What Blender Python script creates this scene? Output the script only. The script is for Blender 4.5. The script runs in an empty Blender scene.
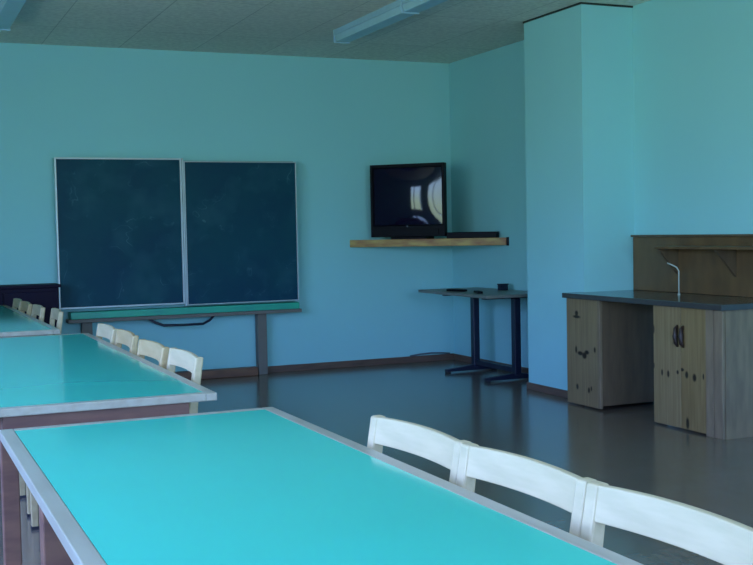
import bpy, bmesh, math, random
from mathutils import Vector, Matrix
random.seed(7)
S = bpy.context.scene
COL = S.collection

# ---------------------------------------------------------------- camera
F_PX = 1123.9
cam_d = bpy.data.cameras.new('camera'); cam_d.sensor_width = 36.0
cam_d.lens = 36.0 * F_PX / 753.0; cam_d.clip_start = .05
cam = bpy.data.objects.new('camera', cam_d); COL.objects.link(cam); S.camera = cam
fw = Vector((0.4011786, 0.91486, -0.04568248)); rt = Vector((0.91526707, -0.4023533, -0.01995034))
up = Vector((0.03663226, 0.03380802, 0.99875677))
M = Matrix((rt, up, -fw)).transposed().to_4x4(); M.translation = (0, 0, 1.25)
cam.matrix_world = M

# ---------------------------------------------------------------- world: open sky over a green garden
w = bpy.data.worlds.new('daylight'); S.world = w; w.use_nodes = True
nt = w.node_tree; nt.nodes.clear()
out = nt.nodes.new('ShaderNodeOutputWorld'); bg = nt.nodes.new('ShaderNodeBackground')
tc = nt.nodes.new('ShaderNodeTexCoord'); sx = nt.nodes.new('ShaderNodeSeparateXYZ')
mp = nt.nodes.new('ShaderNodeMapRange'); cr = nt.nodes.new('ShaderNodeValToRGB')
mp.inputs['From Min'].default_value = -1; mp.inputs['From Max'].default_value = 1
e = cr.color_ramp.elements
e[0].position = 0; e[0].color = (.46, .52, .46, 1)
e[1].position = 1; e[1].color = (.58, .92, 2.6, 1)
for pos, c in ((.44, (.44, .58, .46, 1)), (.495, (.48, .68, .56, 1)), (.545, (.44, .70, 1.05, 1)), (.64, (.58, .92, 2.3, 1))):
    n = e.new(pos); n.color = c
nt.links.new(tc.outputs['Generated'], sx.inputs[0]); nt.links.new(sx.outputs['Z'], mp.inputs['Value'])
nt.links.new(mp.outputs[0], cr.inputs[0]); nt.links.new(cr.outputs[0], bg.inputs[0]); nt.links.new(bg.outputs[0], out.inputs[0])
bg.inputs[1].default_value = 2.6

S.view_settings.view_transform = 'Standard'; S.view_settings.look = 'None'
S.view_settings.gamma = 1; S.view_settings.use_curve_mapping = False
S.view_settings.exposure = 2.45
S.cycles.max_bounces = 10; S.cycles.diffuse_bounces = 6; S.cycles.sample_clamp_indirect = 6

# room dimensions
XL, XR, Y0, YB, H = -1.7, 5.0, -2.6, 9.58, 2.83
LEFT_WINDOWS = [(0.4, 2.0), (2.7, 4.3), (5.0, 6.0)]
REAR_WINDOWS = [(-1.2, .8), (1.2, 3.6)]
WZ = (.85, 2.45)
for i, (a, b) in enumerate(LEFT_WINDOWS):
    l = bpy.data.lights.new('window_daylight', 'AREA'); l.shape = 'RECTANGLE'; l.size = WZ[1]-WZ[0]; l.size_y = b-a; l.cycles.is_portal = True
    o = bpy.data.objects.new('window_daylight', l); COL.objects.link(o); o.location = (XL-.12, (a+b)/2, (WZ[0]+WZ[1])/2); o.rotation_euler = (0, -math.pi/2, 0)
for a, b in REAR_WINDOWS:
    l = bpy.data.lights.new('window_daylight', 'AREA'); l.shape = 'RECTANGLE'; l.size = b-a; l.size_y = WZ[1]-WZ[0]; l.cycles.is_portal = True
    o = bpy.data.objects.new('window_daylight', l); COL.objects.link(o); o.location = ((a+b)/2, Y0-.12, (WZ[0]+WZ[1])/2); o.rotation_euler = (math.pi/2, 0, 0)

# ---------------------------------------------------------------- materials
def mat(name, col, rough=.5, spec=.5, coat=0, metal=0, noise=None, nscale=8, bump=0, bscale=60, stretch=None, coatr=.08):
    """principled material; noise = second colour mixed in by a noise texture"""
    m = bpy.data.materials.new(name); m.use_nodes = True
    t = m.node_tree; b = t.nodes['Principled BSDF']
    b.inputs['Base Color'].default_value = (*col, 1); b.inputs['Roughness'].default_value = rough
    b.inputs['Specular IOR Level'].default_value = spec; b.inputs['Metallic'].default_value = metal
    b.inputs['Coat Weight'].default_value = coat; b.inputs['Coat Roughness'].default_value = coatr
    c = t.nodes.new('ShaderNodeTexCoord'); mpn = t.nodes.new('ShaderNodeMapping')
    t.links.new(c.outputs['Object'], mpn.inputs[0])
    if stretch: mpn.inputs['Scale'].default_value = stretch
    n = t.nodes.new('ShaderNodeTexNoise'); n.inputs['Scale'].default_value = nscale; n.inputs['Detail'].default_value = 5
    t.links.new(mpn.outputs[0], n.inputs['Vector'])
    c2 = noise or tuple(x*.92 for x in col)
    mx = t.nodes.new('ShaderNodeMix'); mx.data_type = 'RGBA'; mx.name = 'basemix'
    r = t.nodes.new('ShaderNodeMapRange'); r.inputs['From Min'].default_value = .35; r.inputs['From Max'].default_value = .65
    t.links.new(n.outputs['Fac'], r.inputs[0]); t.links.new(r.outputs[0], mx.inputs['Factor'])
    mx.inputs[6].default_value = (*col, 1); mx.inputs[7].default_value = (*c2, 1)
    t.links.new(mx.outputs[2], b.inputs['Base Color'])
    if bump:
        n2 = t.nodes.new('ShaderNodeTexNoise'); n2.inputs['Scale'].default_value = bscale; t.links.new(c.outputs['Object'], n2.inputs['Vector'])
        bp = t.nodes.new('ShaderNodeBump'); bp.inputs['Strength'].default_value = bump; bp.inputs['Distance'].default_value = .004
        t.links.new(n2.outputs['Fac'], bp.inputs['Height']); t.links.new(bp.outputs[0], b.inputs['Normal'])
    return m

def knots(m, pts, col=(.02, .012, .006)):
    """dark wood knots at object-space points (x,y,z,rx,rz): elliptical in the y,z plane"""
    t = m.node_tree; b = t.nodes['Principled BSDF']; c = t.nodes.new('ShaderNodeTexCoord')
    last = b.inputs['Base Color'].links[0].from_socket
    for (y, z, ry, rz) in pts:
        v = t.nodes.new('ShaderNodeMapping'); v.vector_type = 'POINT'
        v.inputs['Scale'].default_value = (0, 1/ry, 1/rz); v.inputs['Location'].default_value = (0, -y/ry, -z/rz)
        t.links.new(c.outputs['Object'], v.inputs[0])
        ln = t.nodes.new('ShaderNodeVectorMath'); ln.operation = 'LENGTH'; t.links.new(v.outputs[0], ln.inputs[0])
        r = t.nodes.new('ShaderNodeMapRange'); r.inputs['From Min'].default_value = 1.15; r.inputs['From Max'].default_value = .6
        t.links.new(ln.outputs['Value'], r.inputs[0])
        mx = t.nodes.new('ShaderNodeMix'); mx.data_type = 'RGBA'; t.links.new(r.outputs[0], mx.inputs['Factor'])
        t.links.new(last, mx.inputs[6]); mx.inputs[7].default_value = (*col, 1); last = mx.outputs[2]
    t.links.new(last, b.inputs['Base Color'])
    return m

def floor_mat():
    m = mat('parquet', (.19, .14, .095), .2, .8, .3, noise=(.20, .165, .13), coatr=.15, nscale=3, stretch=(9, 1, 1))
    t = m.node_tree; b = t.nodes['Principled BSDF']; last = b.inputs['Base Color'].links[0].from_socket
    c = t.nodes.new('ShaderNodeTexCoord'); br = t.nodes.new('ShaderNodeTexBrick')
    t.links.new(c.outputs['Object'], br.inputs['Vector'])
    br.inputs['Scale'].default_value = 1; br.inputs['Brick Width'].default_value = .9; br.inputs['Row Height'].default_value = .14
    br.inputs['Mortar Size'].default_value = .003; br.inputs['Color1'].default_value = (1, 1, 1, 1); br.inputs['Color2'].default_value = (.86, .84, .82, 1)
    br.inputs['Mortar'].default_value = (.6, .6, .6, 1)
    mx = t.nodes.new('ShaderNodeMix'); mx.data_type = 'RGBA'; mx.blend_type = 'MULTIPLY'; mx.inputs['Factor'].default_value = 1
    t.links.new(last, mx.inputs[6]); t.links.new(br.outputs['Color'], mx.inputs[7]); t.links.new(mx.outputs[2], b.inputs['Base Color'])
    n = t.nodes.new('ShaderNodeTexNoise'); n.inputs['Scale'].default_value = 6
    mp_ = t.nodes.new('ShaderNodeMapping'); mp_.inputs['Scale'].default_value = (.6, 3, 1); t.links.new(c.outputs['Object'], mp_.inputs[0]); t.links.new(mp_.outputs[0], n.inputs['Vector'])
    bp = t.nodes.new('ShaderNodeBump'); bp.inputs['Strength'].default_value = .25; bp.inputs['Distance'].default_value = .004
    t.links.new(n.outputs['Fac'], bp.inputs['Height']); t.links.new(bp.outputs[0], b.inputs['Normal'])
    return m

def ceiling_mat():
    m = mat('acoustic_ceiling', (.80, .80, .70), .9, .2, noise=(.66, .66, .58), nscale=28, bump=.6, bscale=90)
    t = m.node_tree; b = t.nodes['Principled BSDF']; last = b.inputs['Base Color'].links[0].from_socket
    c = t.nodes.new('ShaderNodeTexCoord'); br = t.nodes.new('ShaderNodeTexBrick'); t.links.new(c.outputs['Object'], br.inputs['Vector'])
    br.offset = 0; br.inputs['Scale'].default_value = 1; br.inputs['Brick Width'].default_value = .625; br.inputs['Row Height'].default_value = 1.25
    br.inputs['Mortar Size'].default_value = .004; br.inputs['Color1'].default_value = (1, 1, 1, 1); br.inputs['Color2'].default_value = (.93, .93, .93, 1)
    br.inputs['Mortar'].default_value = (.65, .65, .65, 1)
    mx = t.nodes.new('ShaderNodeMix'); mx.data_type = 'RGBA'; mx.blend_type = 'MULTIPLY'; mx.inputs['Factor'].default_value = 1
    t.links.new(last, mx.inputs[6]); t.links.new(br.outputs['Color'], mx.inputs[7]); t.links.new(mx.outputs[2], b.inputs['Base Color'])
    return m

def board_mat():
    m = mat('slate', (.001, .042, .085), .55, .2, noise=(.002, .058, .09), nscale=2.2)
    t = m.node_tree; b = t.nodes['Principled BSDF']; last = b.inputs['Base Color'].links[0].from_socket
    c = t.nodes.new('ShaderNodeTexCoord')
    # faint wiped chalk: thin curved streaks inside softer dusty patches
    n = t.nodes.new('ShaderNodeTexNoise'); n.inputs['Scale'].default_value = 4; n.inputs['Detail'].default_value = 3; n.inputs['Distortion'].default_value = .5
    t.links.new(c.outputs['Object'], n.inputs['Vector'])
    a = t.nodes.new('ShaderNodeMath'); a.operation = 'SUBTRACT'; a.inputs[1].default_value = .5; t.links.new(n.outputs['Fac'], a.inputs[0])
    ab = t.nodes.new('ShaderNodeMath'); ab.operation = 'ABSOLUTE'; t.links.new(a.outputs[0], ab.inputs[0])
    r = t.nodes.new('ShaderNodeMapRange'); r.inputs['From Min'].default_value = .012; r.inputs['From Max'].default_value = .0; t.links.new(ab.outputs[0], r.inputs[0])
    n2 = t.nodes.new('ShaderNodeTexNoise'); n2.inputs['Scale'].default_value = 4; t.links.new(c.outputs['Object'], n2.inputs['Vector'])
    r2 = t.nodes.new('ShaderNodeMapRange'); r2.inputs['From Min'].default_value = .5; r2.inputs['From Max'].default_value = .72; t.links.new(n2.outputs['Fac'], r2.inputs[0])
    mu = t.nodes.new('ShaderNodeMath'); mu.operation = 'MULTIPLY'; t.links.new(r.outputs[0], mu.inputs[0]); t.links.new(r2.outputs[0], mu.inputs[1])
    ad = t.nodes.new('ShaderNodeMath'); ad.operation = 'MULTIPLY_ADD'; ad.inputs[1].default_value = .25; t.links.new(r2.outputs[0], ad.inputs[0]); t.links.new(mu.outputs[0], ad.inputs[2])
    sc = t.nodes.new('ShaderNodeMath'); sc.operation = 'MULTIPLY'; sc.inputs[1].default_value = .25; t.links.new(ad.outputs[0], sc.inputs[0])
    mx = t.nodes.new('ShaderNodeMix'); mx.data_type = 'RGBA'; t.links.new(sc.outputs[0], mx.inputs['Factor'])
    t.links.new(last, mx.inputs[6]); mx.inputs[7].default_value = (.14, .42, .46, 1); t.links.new(mx.outputs[2], b.inputs['Base Color'])
    return m

WALL = mat('blue_green_paint', (.30, .63, .67), .7, .3, noise=(.29, .615, .66), nscale=1.2, bump=.15, bscale=120)
PILLAR = WALL
FLOOR = floor_mat(); CEIL = ceiling_mat(); SLATE = board_mat()
BASEB = mat('brown_baseboard', (.15, .085, .06), .45, noise=(.10, .06, .045), nscale=6, stretch=(1, 1, 8))
TEAL = mat('teal_laminate', (.06, .54, .37), .11, .6, noise=(.055, .55, .39), nscale=2)
EDGE = mat('pale_beech_edge', (.37, .35, .26), .28, .5, noise=(.32, .29, .21), nscale=5, stretch=(6, 1, 6))
BROWN = mat('red_brown_wood', (.20, .09, .05), .45, noise=(.13, .055, .035), nscale=6, stretch=(1, 1, 5))
BEECH = mat('pale_beech', (.53, .43, .25), .45, .3, noise=(.45, .37, .21), nscale=6, stretch=(6, 1, 6))
BEECHY = mat('honey_beech', (.48, .36, .18), .45, .4, noise=(.42, .30, .14), nscale=6, stretch=(6, 1, 6))
RUBBER = mat('black_rubber', (.015, .015, .02), .6)
BLACK = mat('black_plastic', (.003, .003, .007), .5, .12)
SCREEN = mat('dark_glass', (.006, .003, .018), .06, .35, coat=0, coatr=.02)
ALU = mat('brushed_aluminium', (.50, .56, .60), .4, metal=.3)
GREEN = mat('green_painted_ledge', (.02, .42, .26), .4, noise=(.02, .34, .25), nscale=6)
POSTW = mat('grey_brown_post', (.17, .15, .13), .6)
DARKMET = mat('dark_blue_metal', (.006, .008, .030), .4)
PINE = mat('pine_plank', (.50, .33, .10), .5, noise=(.32, .13, .05), nscale=2.5, stretch=(2.5, 2.5, 10))
GREYTOP = mat('grey_laminate', (.16, .17, .15), .35, noise=(.14, .145, .13), nscale=10)
WORKTOP = mat('dark_worktop', (.045, .048, .045), .15, .6, noise=(.06, .06, .055), nscale=12)
CABSIDE = mat('weathered_pine_side', (.23, .165, .095), .55, noise=(.17, .12, .07), nscale=6, stretch=(4, 4, .7))
CABIN = mat('brown_cabinet_wood', (.13, .085, .045), .5, noise=(.095, .062, .034), nscale=5, stretch=(4, 4, .7))
PANEL = mat('brown_panel', (.15, .085, .035), .4, noise=(.105, .06, .026), nscale=4, stretch=(3, 3, 1))
NAVY = mat('dark_purple_varnish', (.010, .005, .022), .6, .15)
LAMPW = mat('lamp_housing', (.32, .52, .66), .5)
DIFF = mat('lamp_diffuser', (.36, .58, .70), .35)
KNOB = mat('dark_brown_handle', (.035, .018, .012), .5)
PALE = mat('pale_plastic', (.45, .50, .45), .5)
CHROME = mat('dull_chrome', (.6, .62, .6), .3, metal=.8)
GAPSHADE = mat('gap_shade', (.02, .03, .03), .8)
FRAMEW = mat('white_window_frame', (.75, .76, .76), .5)
PLUG = mat('grey_cable_plastic', (.10, .12, .15), .5)

# ---------------------------------------------------------------- helpers
def bm_box(bm, x0, x1, y0, y1, z0, z1):
    vs = [bm.verts.new((x, y, z)) for z in (z0, z1) for y in (y0, y1) for x in (x0, x1)]
    for f in ((0, 2, 3, 1), (4, 5, 7, 6), (0, 1, 5, 4), (2, 6, 7, 3), (0, 4, 6, 2), (1, 3, 7, 5)): bm.faces.new([vs[i] for i in f])
def bm_hex(bm, lo, hi):
    """loft between two quads (each 4 points, counter-clockwise from above)"""
    a = [bm.verts.new(p) for p in lo]; b = [bm.verts.new(p) for p in hi]
    bm.faces.new(a[::-1]); bm.faces.new(b)
    for i in range(4): j = (i+1) % 4; bm.faces.new((a[i], a[j], b[j], b[i]))
def bm_prism(bm, pts, z0, z1):
    a = [bm.verts.new((x, y, z0)) for x, y in pts]; b = [bm.verts.new((x, y, z1)) for x, y in pts]
    bm.faces.new(a[::-1]); bm.faces.new(b)
    n = len(pts)
    for i in range(n): j = (i+1) % n; bm.faces.new((a[i], a[j], b[j], b[i]))
def bm_tube(bm, pts, r, n=8, ry=None):
    rings = []
    P = [Vector(p) for p in pts]
    for i, p in enumerate(P):
        d = (P[min(i+1, len(P)-1)]-P[max(i-1, 0)]).normalized()
        s = d.cross(Vector((0, 0, 1)));  s = Vector((1, 0, 0)) if s.length < 1e-3 else s.normalized()
        t = s.cross(d)
        rr = r[i] if isinstance(r, (list, tuple)) else r
        rings.append([bm.verts.new(p+s*math.cos(2*math.pi*k/n)*rr+t*math.sin(2*math.pi*k/n)*rr) for k in range(n)])
    for a, b in zip(rings, rings[1:]):
        for k in range(n): bm.faces.new((a[k], a[(k+1) % n], b[(k+1) % n], b[k]))
    bm.faces.new(rings[0]); bm.faces.new(rings[-1][::-1])
def obj(name, bm, m, parent=None, bevel=0, smooth=False, loc=None):
    bmesh.ops.recalc_face_normals(bm, faces=bm.faces[:])
    me = bpy.data.meshes.new(name); bm.to_mesh(me); bm.free(); me.materials.append(m)
    o = bpy.data.objects.new(name, me); COL.objects.link(o)
    if smooth:
        for p in me.polygons: p.use_smooth = True
    if bevel:
        b = o.modifiers.new('bevel', 'BEVEL'); b.width = bevel; b.segments = 2; b.limit_method = 'ANGLE'
    if parent: o.parent = parent
    if loc: o.location = loc
    return o
def box(name, m, x0, x1, y0, y1, z0, z1, parent=None, bevel=0):
    bm = bmesh.new(); bm_box(bm, x0, x1, y0, y1, z0, z1); return obj(name, bm, m, parent, bevel)
def tag(o, label, cat, group=None):
    o['label'] = label; o['category'] = cat
    if group: o['group'] = group
    return o
def thing(name, label, cat, loc, rz=0, group=None):
    o = bpy.data.objects.new(name, None); COL.objects.link(o); o.empty_display_size = .1
    o.location = loc; o.rotation_euler = (0, 0, rz); return tag(o, label, cat, group)
def struct(o): o['kind'] = 'structure'; return o
def dup(root, loc, rz, label, group=None, swap=None):
    r = root.copy(); COL.objects.link(r); r.location = loc; r.rotation_euler = (0, 0, rz); r['label'] = label
    if group: r['group'] = group
    def rec(src, dst):
        for ch in list(src.children):
            c = ch.copy(); COL.objects.link(c); c.parent = dst; rec(ch, c)
    rec(root, r)
    return r

# ---------------------------------------------------------------- room
struct(box('floor', FLOOR, XL-.2, XR+.2, Y0-.2, YB+.2, -.1, 0))
struct(box('ceiling', CEIL, XL-.2, XR+.2, Y0-.2, YB+.2, H, H+.1))
struct(box('wall_back', WALL, XL-.2, XR+.2, YB, YB+.2, 0, H))
struct(box('wall_right', WALL, XR, XR+.2, Y0, YB, 0, H))
def holed(name, axis, c0, c1, a0, a1, holes):
    bm = bmesh.new()
    def b(u0, u1, z0, z1):
        if axis == 'x': bm_box(bm, c0, c1, u0, u1, z0, z1)
        else: bm_box(bm, u0, u1, c0, c1, z0, z1)
    b(a0, a1, 0, WZ[0]); b(a0, a1, WZ[1], H)
    u = a0
    for h0, h1 in holes: b(u, h0, WZ[0], WZ[1]); u = h1
    b(u, a1, WZ[0], WZ[1])
    return struct(obj(name, bm, WALL))
holed('wall_left', 'x', XL-.2, XL, Y0-.2, YB, LEFT_WINDOWS)
holed('wall_front', 'y', Y0-.2, Y0, XL, XR+.2, REAR_WINDOWS)
k = 0
for axis, holes in (('x', LEFT_WINDOWS), ('y', REAR_WINDOWS)):
    for a, b in holes:
        k += 1; bm = bmesh.new(); t = .05
        for u0, u1, z0, z1 in ((a, a+t, *WZ), (b-t, b, *WZ), (a+t, b-t, WZ[0], WZ[0]+t), (a+t, b-t, WZ[1]-t, WZ[1]), ((a+b)/2+.15, (a+b)/2+.21, WZ[0]+t, WZ[1]-t)):
            if axis == 'x': bm_box(bm, XL-.08, XL-.03, u0, u1, z0, z1)
            else: bm_box(bm, u0, u1, Y0-.08, Y0-.03, z0, z1)
        struct(obj('window_%d' % k, bm, FRAMEW))
# pillar built out from the right wall
PX, PY0, PY1 = 4.56, 6.72, 7.49
struct(box('wall_pillar', PILLAR, PX, XR, PY0, PY1, 0, H-.012))
bm = bmesh.new(); bm_box(bm, PX-.006, XR, PY0-.006, PY1+.004, H-.014, H-.0005); struct(obj('shadow_gap_strip', bm, GAPSHADE))  # dark strip round the pillar top, its colour painting the shadow gap under the ceiling
struct(box('baseboard_back', BASEB, XL, XR-.012, YB-.014, YB, 0, .06, bevel=.003))
struct(box('baseboard_right', BASEB, XR-.014, XR, PY1+.012, YB, 0, .06, bevel=.003))
struct(box('baseboard_pillar', BASEB, PX-.014, PX, PY0+.012, PY1, 0, .055, bevel=.003))
struct(box('trim_2', BASEB, PX-.014, XR-.014, PY1, PY1+.012, 0, .055, bevel=.002))

# ---------------------------------------------------------------- ceiling lamps
def lamp(x, ys, label):
    t = thing('ceiling_lamp', label, 'ceiling light', (x, ys[0], H), 0, 'long ceiling lamps')
    W2 = .065
    for y0, y1 in zip(ys, ys[1:]):
        a, b = y0-ys[0]-.003, y1-ys[0]+.003
        box('housing', LAMPW, -W2, W2, b, a, -.045, 0, t, .004)
        bm = bmesh.new(); bm_hex(bm, [(-W2+.008, b+.02, -.095), (W2-.008, b+.02, -.095), (W2-.008, a-.02, -.095), (-W2+.008, a-.02, -.095)],
               [(-W2, b+.006, -.046), (W2, b+.006, -.046), (W2, a-.006, -.046), (-W2, a-.006, -.046)])
        obj('diffuser', bm, DIFF, t, .004)
        box('end_cap', LAMPW, -W2-.003, W2+.003, a, a+.005, -.10, 0, t)
lamp(3.36, (8.25, 7.0, 5.75, 4.5), 'long pale blue ceiling lamp running towards the pillar, above the television side')
lamp(.825, (8.45, 7.2, 5.95, 4.7), 'pale blue ceiling lamp in the top left corner of the photo, above the far table')

# ---------------------------------------------------------------- chalkboard on its stand
t = thing('chalkboard', 'dark blue-green two-panel chalkboard in a pale metal frame above a green ledge', 'chalkboard', (2.355, YB, 0))
def L(x): return x-2.355
def panel(x0, x1, z0, z1, yb, fr):
    box('writing_panel', SLATE, L(x0), L(x1), yb-.02, yb, z0, z1, t)
    bm = bmesh.new(); y0, y1 = yb-.032, yb+.002
    bm_box(bm, L(x0)-fr, L(x0), y0, y1, z0-fr, z1+fr); bm_box(bm, L(x1), L(x1)+fr, y0, y1, z0-fr, z1+fr)
    bm_box(bm, L(x0), L(x1), y0, y1, z0-fr, z0); bm_box(bm, L(x0), L(x1), y0, y1, z1, z1+fr)
    return obj('panel_frame', bm, ALU, t, .002)
panel(1.322, 2.345, .672, 1.890, -.075, .014)
panel(2.384, 3.380, .655, 1.870, -.095, .009)
box('back_frame', POSTW, L(1.33), L(3.38), -.07, -.0, .66, 1.885, t)
box('centre_rail', ALU, L(2.361), L(2.373), -.118, -.07, .64, 1.905, t, .002)
box('chalk_ledge', GREEN, L(1.39), L(3.375), -.17, -.03, .575, .632, t, .004)
box('ledge_underside', POSTW, L(1.37), L(3.40), -.16, -.02, .543, .573, t, .003)
for x in (1.53, 3.045):
    box('leg', POSTW, L(x)-.042, L(x)+.042, -.11, -.03, 0, .542, t, .006)
box('low_brown_bar', BROWN, L(1.58), L(2.99), -.13, -.05, 0, .075, t, .006)  # low brown bar drawn for the dark band at the floor between the legs
bm = bmesh.new(); bm_tube(bm, [(L(2.03), -.13, .55), (L(2.09), -.14, .515), (L(2.16), -.15, .487), (L(2.33), -.15, .482), (L(2.5), -.15, .484), (L(2.56), -.14, .51), (L(2.60), -.13, .545)], .011)
obj('pull_handle', bm, DARKMET, t, smooth=True)

# dark low cabinet left of the board
t = thing('low_cabinet', 'dark purple low cabinet against the back wall, left of the chalkboard behind the far chairs', 'cabinet', (.75, YB-.2, 0))
box('body', NAVY, -.75, .53, -.11, .185, .05, .85, t, .004)
box('top', NAVY, -.77, .55, -.125, .186, .851, .875, t, .004)
box('plinth', NAVY, -.72, .5, -.09, .17, 0, .049, t)
for i in range(3): box('door', NAVY, -.74+i*.425, -.74+i*.425+.415, -.125, -.111, .07, .82, t, .003)

# ---------------------------------------------------------------- long tables
def table(label, x0, x1, y0, y1, legs, rz=0, lw=.05):
    T = .73; w = x1-x0; l = y1-y0
    t = thing('long_table', label, 'table', (x0, y0, 0), rz, None)
    fr = .037
    box('tabletop', TEAL, fr, w-fr, fr, l-fr, T-.024, T-.0005, t)
    bm = bmesh.new()
    bm_box(bm, 0, fr, 0, l, T-.026, T); bm_box(bm, w-fr, w, 0, l, T-.026, T)
    bm_box(bm, fr, w-fr, 0, fr, T-.026, T); bm_box(bm, fr, w-fr, l-fr, l, T-.026, T)
    obj('edge_band', bm, EDGE, t, .003)
    a = .085
    bm = bmesh.new()
    bm_box(bm, a, a+.022, .04, l-.04, T-.10, T-.027); bm_box(bm, w-a-.022, w-a, .04, l-.04, T-.10, T-.027)
    bm_box(bm, a+.022, w-a-.022, .04, .062, T-.10, T-.027); bm_box(bm, a+.022, w-a-.022, l-.062, l-.04, T-.10, T-.027)
    obj('apron', bm, BROWN, t)
    for lx in (a, w-a-lw):
        for ly in legs: box('leg', BROWN, lx-.003, lx+lw, ly-y0-lw/2, ly-y0+lw/2, 0, T-.028, t, .004)
    return t
table('long teal topped table in the foreground, nearest the camera', .272, 1.055, .55, 3.20, (.70, 3.03), 0, .075)
table('long teal topped table in the middle of the row, behind the foreground one', .235, .99, 3.585, 6.2, (3.72, 6.12), -.006)
table('long teal topped table farthest back, at the left edge in front of the dark cabinet', .13, .905, 6.52, 9.2, (6.65, 9.12), .012)

# ---------------------------------------------------------------- chairs
def make_chair(label, wood, name='wooden_chair'):
    """origin on the floor under the centre of the back; seat towards -x; width along y"""
    t = thing(name, label, 'chair', (0, 0, 0))
    W2, TOP = .218, .79
    def post(s):
        bm = bmesh.new(); y0, y1 = (W2-.034)*s, W2*s
        prof = [(0.0, 0, .017), (-.015, .44, .019), (.0, .60, .018), (.03, TOP, .015)]
        rings = []
        for x, z, r in prof:
            rings.append([bm.verts.new((x+dx*r, y, z)) for dx, y in ((-1, y0), (1, y0), (1, y1), (-1, y1))])
        bm.faces.new(rings[0]); bm.faces.new(rings[-1])
        for p, q in zip(rings, rings[1:]):
            for k in range(4): bm.faces.new((p[k], p[(k+1) % 4], q[(k+1) % 4], q[k]))
        o = obj('rear_leg', bm, wood, t, .006)
        box('foot_tip', RUBBER, -.017, .017, min(y0, y1), max(y0, y1), 0.0, .012, o)
    post(1); post(-1)
    for s in (1, -1):
        bm = bmesh.new(); y = (W2-.02)*s; x = -.46
        bm_hex(bm, [(x-.014, y-.014, .012), (x+.014, y-.014, .012), (x+.014, y+.014, .012), (x-.014, y+.014, .012)],
               [(x-.018, y-.018, .425), (x+.018, y-.018, .425), (x+.018, y+.018, .425), (x-.018, y+.018, .425)])
        o = obj('front_leg', bm, wood, t, .004)
        box('foot_tip', RUBBER, x-.016, x+.016, y-.016, y+.016, 0, .014, o)
        box('side_rail', wood, -.44, -.03, y-.01, y+.01, .37, .42, t, .003)
    box('front_rail', wood, -.468, -.448, -W2+.04, W2-.04, .37, .42, t, .003)
    # seat: slightly dished ply, rounded
    bm = bmesh.new(); N = 8
    top = [[bm.verts.new((-.49+.47*i/N, (-.2+.4*j/N)*(1 if i < N else .98), .452-.010*(1-((i/N-.5)*2)**2)*(1-((j/N-.5)*2)**2))) for j in range(N+1)] for i in range(N+1)]
    bot = [[bm.verts.new((v.co.x, v.co.y, v.co.z-.016)) for v in row] for row in top]
    for i in range(N):
        for j in range(N):
            bm.faces.new((top[i][j], top[i+1][j], top[i+1][j+1], top[i][j+1])); bm.faces.new((bot[i][j], bot[i][j+1], bot[i+1][j+1], bot[i+1][j]))
    for i in range(N):
        bm.faces.new((top[i][0], bot[i][0], bot[i+1][0], top[i+1][0])); bm.faces.new((top[i][N], top[i+1][N], bot[i+1][N], bot[i][N]))
        bm.faces.new((top[0][i], top[0][i+1], bot[0][i+1], bot[0][i])); bm.faces.new((top[N][i], bot[N][i], bot[N][i+1], top[N][i+1]))
    obj('seat', bm, wood, t, .003)
    # backrest: a curved plank between the posts, top edge a little crowned
    bm = bmesh.new(); N = 14; f = []; 
    for i in range(N+1):
        u = i/N*2-1; y = u*(W2-.030)
        dx = .013*(1-u*u); zt = TOP-.001+.004*(1-u*u); zb = TOP-.066+.002*(1-u*u)
        f.append([bm.verts.new(p) for p in ((.007+dx, y, zb), (.023+dx, y, zb), (.034+dx, y, zt), (.018+dx, y, zt))])
    for p, q in zip(f, f[1:]):
        for k in range(4): bm.faces.new((p[k], p[(k+1) % 4], q[(k+1) % 4], q[k]))
    bm.faces.new(f[0]); bm.faces.new(f[-1])
    obj('backrest', bm, wood, t, .003, smooth=False)
    return t
G = 'pale wooden chairs along the tables'
c0 = make_chair('pale wooden chair at the foreground table, farthest of its three from the camera', BEECH)
c0['group'] = G; c0.location = (1.100, 2.350, 0); c0.rotation_euler = (0, 0, .06)
dup(c0, (1.122, 1.912, 0), .06, 'pale wooden chair at the foreground table, middle one of its three')
dup(c0, (1.146, 1.476, 0), .06, 'pale wooden chair at the foreground table, nearest of its three to the camera')
dup(c0, (1.045, 4.33, 0), 0, 'pale wooden chair at the middle table, nearest to its front corner')
dup(c0, (1.018, 5.845, 0), 0, 'pale wooden chair at the middle table, farthest of its four')
c1 = make_chair('honey toned wooden chair at the middle table, second from its front corner', BEECHY)
c1['group'] = G; c1.location = (1.02, 4.785, 0); c1.rotation_euler = (0, 0, .02)
dup(c1, (1.03, 5.40, 0), -.02, 'honey toned wooden chair at the middle table, third from its front corner')
dup(c0, (.975, 7.36, 0), -.03, 'pale wooden chair at the far left table, nearest to its front corner')
dup(c0, (.925, 7.87, 0), 0, 'pale wooden chair at the far left table, second from its front corner')
dup(c1, (.90, 8.35, 0), 0, 'honey toned wooden chair at the far left table, third from its front corner')
dup(c0, (.892, 8.80, 0), 0, 'pale wooden chair at the far left table, farthest one in front of the dark cabinet')

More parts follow.
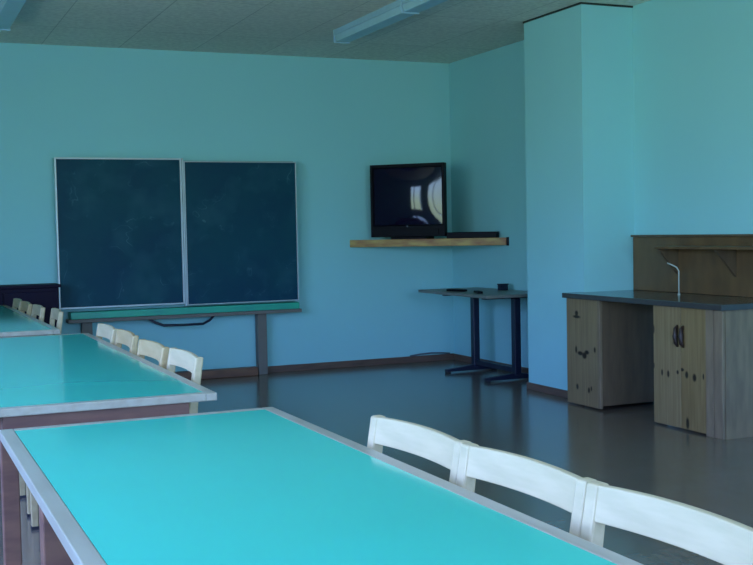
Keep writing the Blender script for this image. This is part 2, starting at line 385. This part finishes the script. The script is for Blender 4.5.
# ---------------------------------------------------------------- corner shelf, television, player
A = Vector((3.925, 9.58)); Bp = Vector((5.0, 8.50))
d = (Bp-A).normalized(); n = Vector((d.y, -d.x))    # n points into the room
if n.y > 0: n = -n
t = thing('corner_shelf', 'long pine corner shelf under the television, fixed between back wall and right wall', 'shelf', (XR, YB, 1.105))
def cl(p): return (p.x-XR, p.y-YB)
bm = bmesh.new(); e0, e1 = A-n*.02, Bp-n*.02
bm_prism(bm, [(e0.x-XR+.02, -.002), (-.002, e1.y-YB+.02), (-.002, -.002)], .035, .062); obj('shelf_board', bm, PINE, t)
bm = bmesh.new(); q = A+d*.015; r_ = Bp-d*.03
bm_prism(bm, [cl(q), cl(r_), cl(r_-n*.022), cl(q-n*.022+d*.02)], 0, .067); obj('front_edge', bm, PINE, t, .003)
bm = bmesh.new(); q = Bp-d*.028; r_ = Bp-d*.005
bm_prism(bm, [cl(q), cl(r_), cl(r_-n*.016), cl(q-n*.022)], -.004, .070); obj('bracket', bm, BLACK, t)
bm = bmesh.new(); bm_box(bm, -1.0, -.03, -.03, -.002, 0, .034); obj('wall_batten', bm, PINE, t)

ang = math.atan2(d.y, d.x)      # local x runs along the shelf front, local -y faces the room
c = A+d*.575-n*.02
tv = thing('television', 'black tube television standing on the corner shelf, its dark screen reflecting a window', 'television', (c.x, c.y, 1.168), ang-.0)
# local frame: x along d, y = away from room
W2 = .355
TVB, TVH = .025, .682
bm = bmesh.new()
# bezel ring
bx = (-W2, W2, TVB, TVH); sx_ = (-W2+.022, W2-.022, TVB+.10, TVH-.03)
def quad(x0, x1, z0, z1, y): return [bm.verts.new((x, y, z)) for x, z in ((x0, z0), (x1, z0), (x1, z1), (x0, z1))]
o1 = quad(bx[0], bx[1], bx[2], bx[3], .0); i1 = quad(sx_[0], sx_[1], sx_[2], sx_[3], .0); i2 = quad(sx_[0]+.01, sx_[1]-.01, sx_[2]+.01, sx_[3]-.01, .02); o2 = quad(bx[0], bx[1], bx[2], bx[3], .07)
for P, Q in ((o1, i1), (i1, i2), (o1, o2)):
    for k in range(4): bm.faces.new((P[k], P[(k+1) % 4], Q[(k+1) % 4], Q[k]))
bm.faces.new(o2)
obj('bezel', bm, BLACK, tv, .004)
bm = bmesh.new(); N = 12; g = []
for i in range(N+1):
    row = []
    for j in range(N+1):
        u, v = i/N*2-1, j/N*2-1
        row.append(bm.verts.new((u*(W2-.030), .021-.030*(1-u*u*.9)*(1-v*v*.5)+.0, (sx_[2]+sx_[3])/2+v*((sx_[3]-sx_[2])/2-.008))))
    g.append(row)
for i in range(N):
    for j in range(N): bm.faces.new((g[i][j], g[i+1][j], g[i+1][j+1], g[i][j+1]))
obj('screen', bm, SCREEN, tv, smooth=True)
bm = bmesh.new(); bm_hex(bm, [(-W2+.02, .071, TVB+.01), (W2-.02, .071, TVB+.01), (.14, .30, TVB+.04), (-.14, .30, TVB+.04)], [(-W2+.02, .071, TVH-.02), (W2-.02, .071, TVH-.02), (.12, .30, TVH-.12), (-.12, .30, TVH-.12)])
obj('rear_housing', bm, BLACK, tv, .01)
box('stand', BLACK, -.17, .17, .02, .25, 0, TVB-.001, tv, .003)
box('speaker_strip', BLACK, -W2+.06, W2-.06, -.008, -.001, TVB+.02, TVB+.07, tv, .002)
bm = bmesh.new(); bm_tube(bm, [(0, -.001, TVB+.095), (0, -.007, TVB+.095)], .008, 12); o = obj('badge', bm, PLUG, tv)

c = A+d*1.20-n*.03
pl = thing('video_player', 'flat black video player on the corner shelf, right of the television', 'video player', (c.x, c.y, 1.168), ang)
box('body', BLACK, -.26, .20, .0, .17, .004, .058, pl, .003)
box('front_panel', BLACK, -.255, .195, -.006, -.0005, .008, .054, pl, .001)

# ---------------------------------------------------------------- small two-legged table by the right wall
t = thing('pedestal_table', 'small table with grey top and dark T-shaped metal legs, in the corner beside the pillar', 'table', (4.67, 8.42, 0))
box('tabletop', GREYTOP, -.30, .30, -.62, .62, .695, .72, t, .003)
for y in (-.42, .28):
    bm = bmesh.new(); bm_box(bm, .055, .115, y-.03, y+.03, .04, .675); obj('post', bm, DARKMET, t, .006)
    box('top_bar', DARKMET, -.22, .25, y-.025, y+.025, .676, .694, t)
    bm = bmesh.new()
    for s, xe in ((-1, -.21), (1, .29)):
        xc = .085
        bm_hex(bm, [(min(xc, xe), y-.028, .012), (max(xc, xe), y-.028, .012), (max(xc, xe), y+.028, .012), (min(xc, xe), y+.028, .012)],
               [(min(xc, xe), y-.024, .032 if s < 0 else .062), (max(xc, xe), y-.024, .062 if s < 0 else .032), (max(xc, xe), y+.024, .062 if s < 0 else .032), (min(xc, xe), y+.024, .032 if s < 0 else .062)])
    obj('foot', bm, DARKMET, t, .003)
    for x in (-.19, .27): box('glide', RUBBER, x-.018, x+.018, y-.02, y+.02, 0, .0125, t)
box('stretcher', DARKMET, .065, .105, -.39, .25, .06, .10, t, .003)
o = tag(box('remote_control', BLACK, -.025, .025, -.10, .10, 0, .018, None, .004), 'black remote control on the small corner table, the one farther left', 'remote control'); o.location = (4.50, 8.55, .7205); o.rotation_euler = (0, 0, .35)
o = tag(box('remote_control', BLACK, -.022, .022, -.085, .085, 0, .018, None, .004), 'black remote control on the small corner table, nearer its front edge', 'remote control'); o.location = (4.50, 8.17, .7205); o.rotation_euler = (0, 0, -.3)
t = thing('small_box', 'small dark box standing at the back of the corner table', 'box', (4.88, 8.42, .7205), .1)
box('body', DARKMET, -.035, .035, -.03, .03, 0, .045, t, .003); box('lid', DARKMET, -.038, .038, -.033, .033, .0455, .056, t, .002)
bm = bmesh.new(); bm_tube(bm, [(4.52, 9.55, .066), (4.62, 9.545, .078), (4.75, 9.55, .082), (4.86, 9.552, .075), (4.94, 9.55, .068)], .008, 6); 
tag(obj('cable', bm, PLUG, smooth=True), 'dark cable lying along the baseboard in the back corner', 'cable')

# ---------------------------------------------------------------- counter unit along the right wall
CX = 4.42; YF, YN = 6.742, 5.12      # far and near end of the counter
# pine front: knots are given per door in object space (y along the wall, z up)
def pine(name, pts, a=(.27, .19, .09), b=(.21, .14, .06)):
    return knots(mat(name, a, .45, noise=b, nscale=5, stretch=(2, 11, .5)), pts)
t = thing('cupboard', 'narrow knotty pine cupboard under the far end of the counter, beside the pillar', 'cupboard', (CX, YF, 0))
box('body', CABIN, .021, .56, -.405, -.022, .03, .751, t)
PL = pine('knotty_pine_grey', [(-.13, .625, .05, .012), (-.13, .65, .022, .02), (-.12, .395, .014, .028), (-.17, .372, .035, .016), (-.25, .385, .03, .016), (-.22, .36, .03, .025), (-.345, .41, .012, .022), (-.13, .135, .016, .022), (-.27, .125, .014, .022), (-.30, .14, .008, .02)], (.25, .175, .085), (.19, .13, .065))
box('door', PL, 0, .020, -.375, -.004, .012, .750, t, .002)
box('edge_strip', CABSIDE, -.002, .020, -.405, -.377, .012, .750, t, .002)
t = thing('cupboard', 'wide knotty pine cupboard with two doors under the near end of the counter', 'cupboard', (CX, 5.76, 0))
box('body', CABSIDE, .021, .56, YN-5.76+.012, -.004, .03, .751, t)
K1 = [(-.085, .335, .011, .022), (-.145, .332, .013, .024), (-.005, .60, .01, .03), (-.005, .37, .008, .02), (-.235, .352, .012, .014)]
K2 = [(-.06+.0-.26, .345, .016, .024), (-.39, .335, .019, .026), (-.325, .05, .016, .04), (-.47, .35, .008, .02), (-.278, .372, .018, .012)]
d1 = box('door', pine('knotty_pine_left', K1), 0, .020, -.262, -.002, .012, .750, t, .002)
d2 = box('door', pine('knotty_pine_right', K2, (.25, .17, .07), (.19, .12, .045)), 0, .020, -.492, -.266, .012, .750, t, .002)
for dd, y in ((d1, -.238), (d2, -.292)):
    bm = bmesh.new(); bm_tube(bm, [(-.001, y, .51), (-.016, y, .53), (-.02, y, .575), (-.016, y, .62), (-.001, y, .64)], [.007, .013, .016, .013, .007], 8)
    obj('handle', bm, KNOB, dd, smooth=True)
box('corner_post', CABSIDE, -.002, .020, -.56, -.495, .0, .750, t, .002)
box('corner_post', CABSIDE, 0, .020, -.637, -.563, .0, .750, t, .003)
ep = box('end_panel', CABSIDE, .021, .56, YN-5.76, YN-5.76+.011, 0, .751, t)
bm = bmesh.new()
bm_box(bm, CX-.025, XR-.002, YN-.02, PY0-.002, .752, .787)
bm_box(bm, CX-.025, PX-.002, PY0-.002, YF+.015, .752, .787)
tag(obj('worktop', bm, WORKTOP, bevel=.004), 'dark glossy worktop running over both pine cupboards', 'worktop')
t = thing('wall_rack', 'brown wooden splashboard with a narrow shelf, standing on the worktop against the right wall', 'shelf', (XR, PY0-.01, .788))
box('back_panel', PANEL, -.026, -.003, -1.75, -.003, 0, .382, t, .003)
box('top_edge', CABIN, -.045, -.003, -1.75, -.002, .383, .397, t, .002)
box('shelf_board', PANEL, -.20, -.027, -1.74, -.47, .303, .322, t, .003)
for y in (-.50, -1.07, -1.64):
    bm = bmesh.new()
    a_ = [bm.verts.new((x, y-.012, z)) for x, z in ((-.027, .302), (-.19, .302), (-.027, .125))]
    b_ = [bm.verts.new((x, y+.012, z)) for x, z in ((-.027, .302), (-.19, .302), (-.027, .125))]
    bm.faces.new(a_); bm.faces.new(b_[::-1])
    for k in range(3): bm.faces.new((a_[k], a_[(k+1) % 3], b_[(k+1) % 3], b_[k]))
    obj('bracket', bm, CABIN, t)
t = thing('water_tap', 'thin pale upright tap with a bent tip on the dark worktop', 'tap', (4.80, 5.98, .7875))
bm = bmesh.new(); bm_tube(bm, [(0, 0, .012), (0, 0, .10), (0, 0, .16), (-.01, .01, .185), (-.03, .03, .20), (-.05, .055, .213)], .0045, 8); obj('spout', bm, PALE, t, smooth=True)
bm = bmesh.new(); bm_tube(bm, [(0, 0, 0), (0, 0, .011)], .009, 12); obj('base', bm, PALE, t)
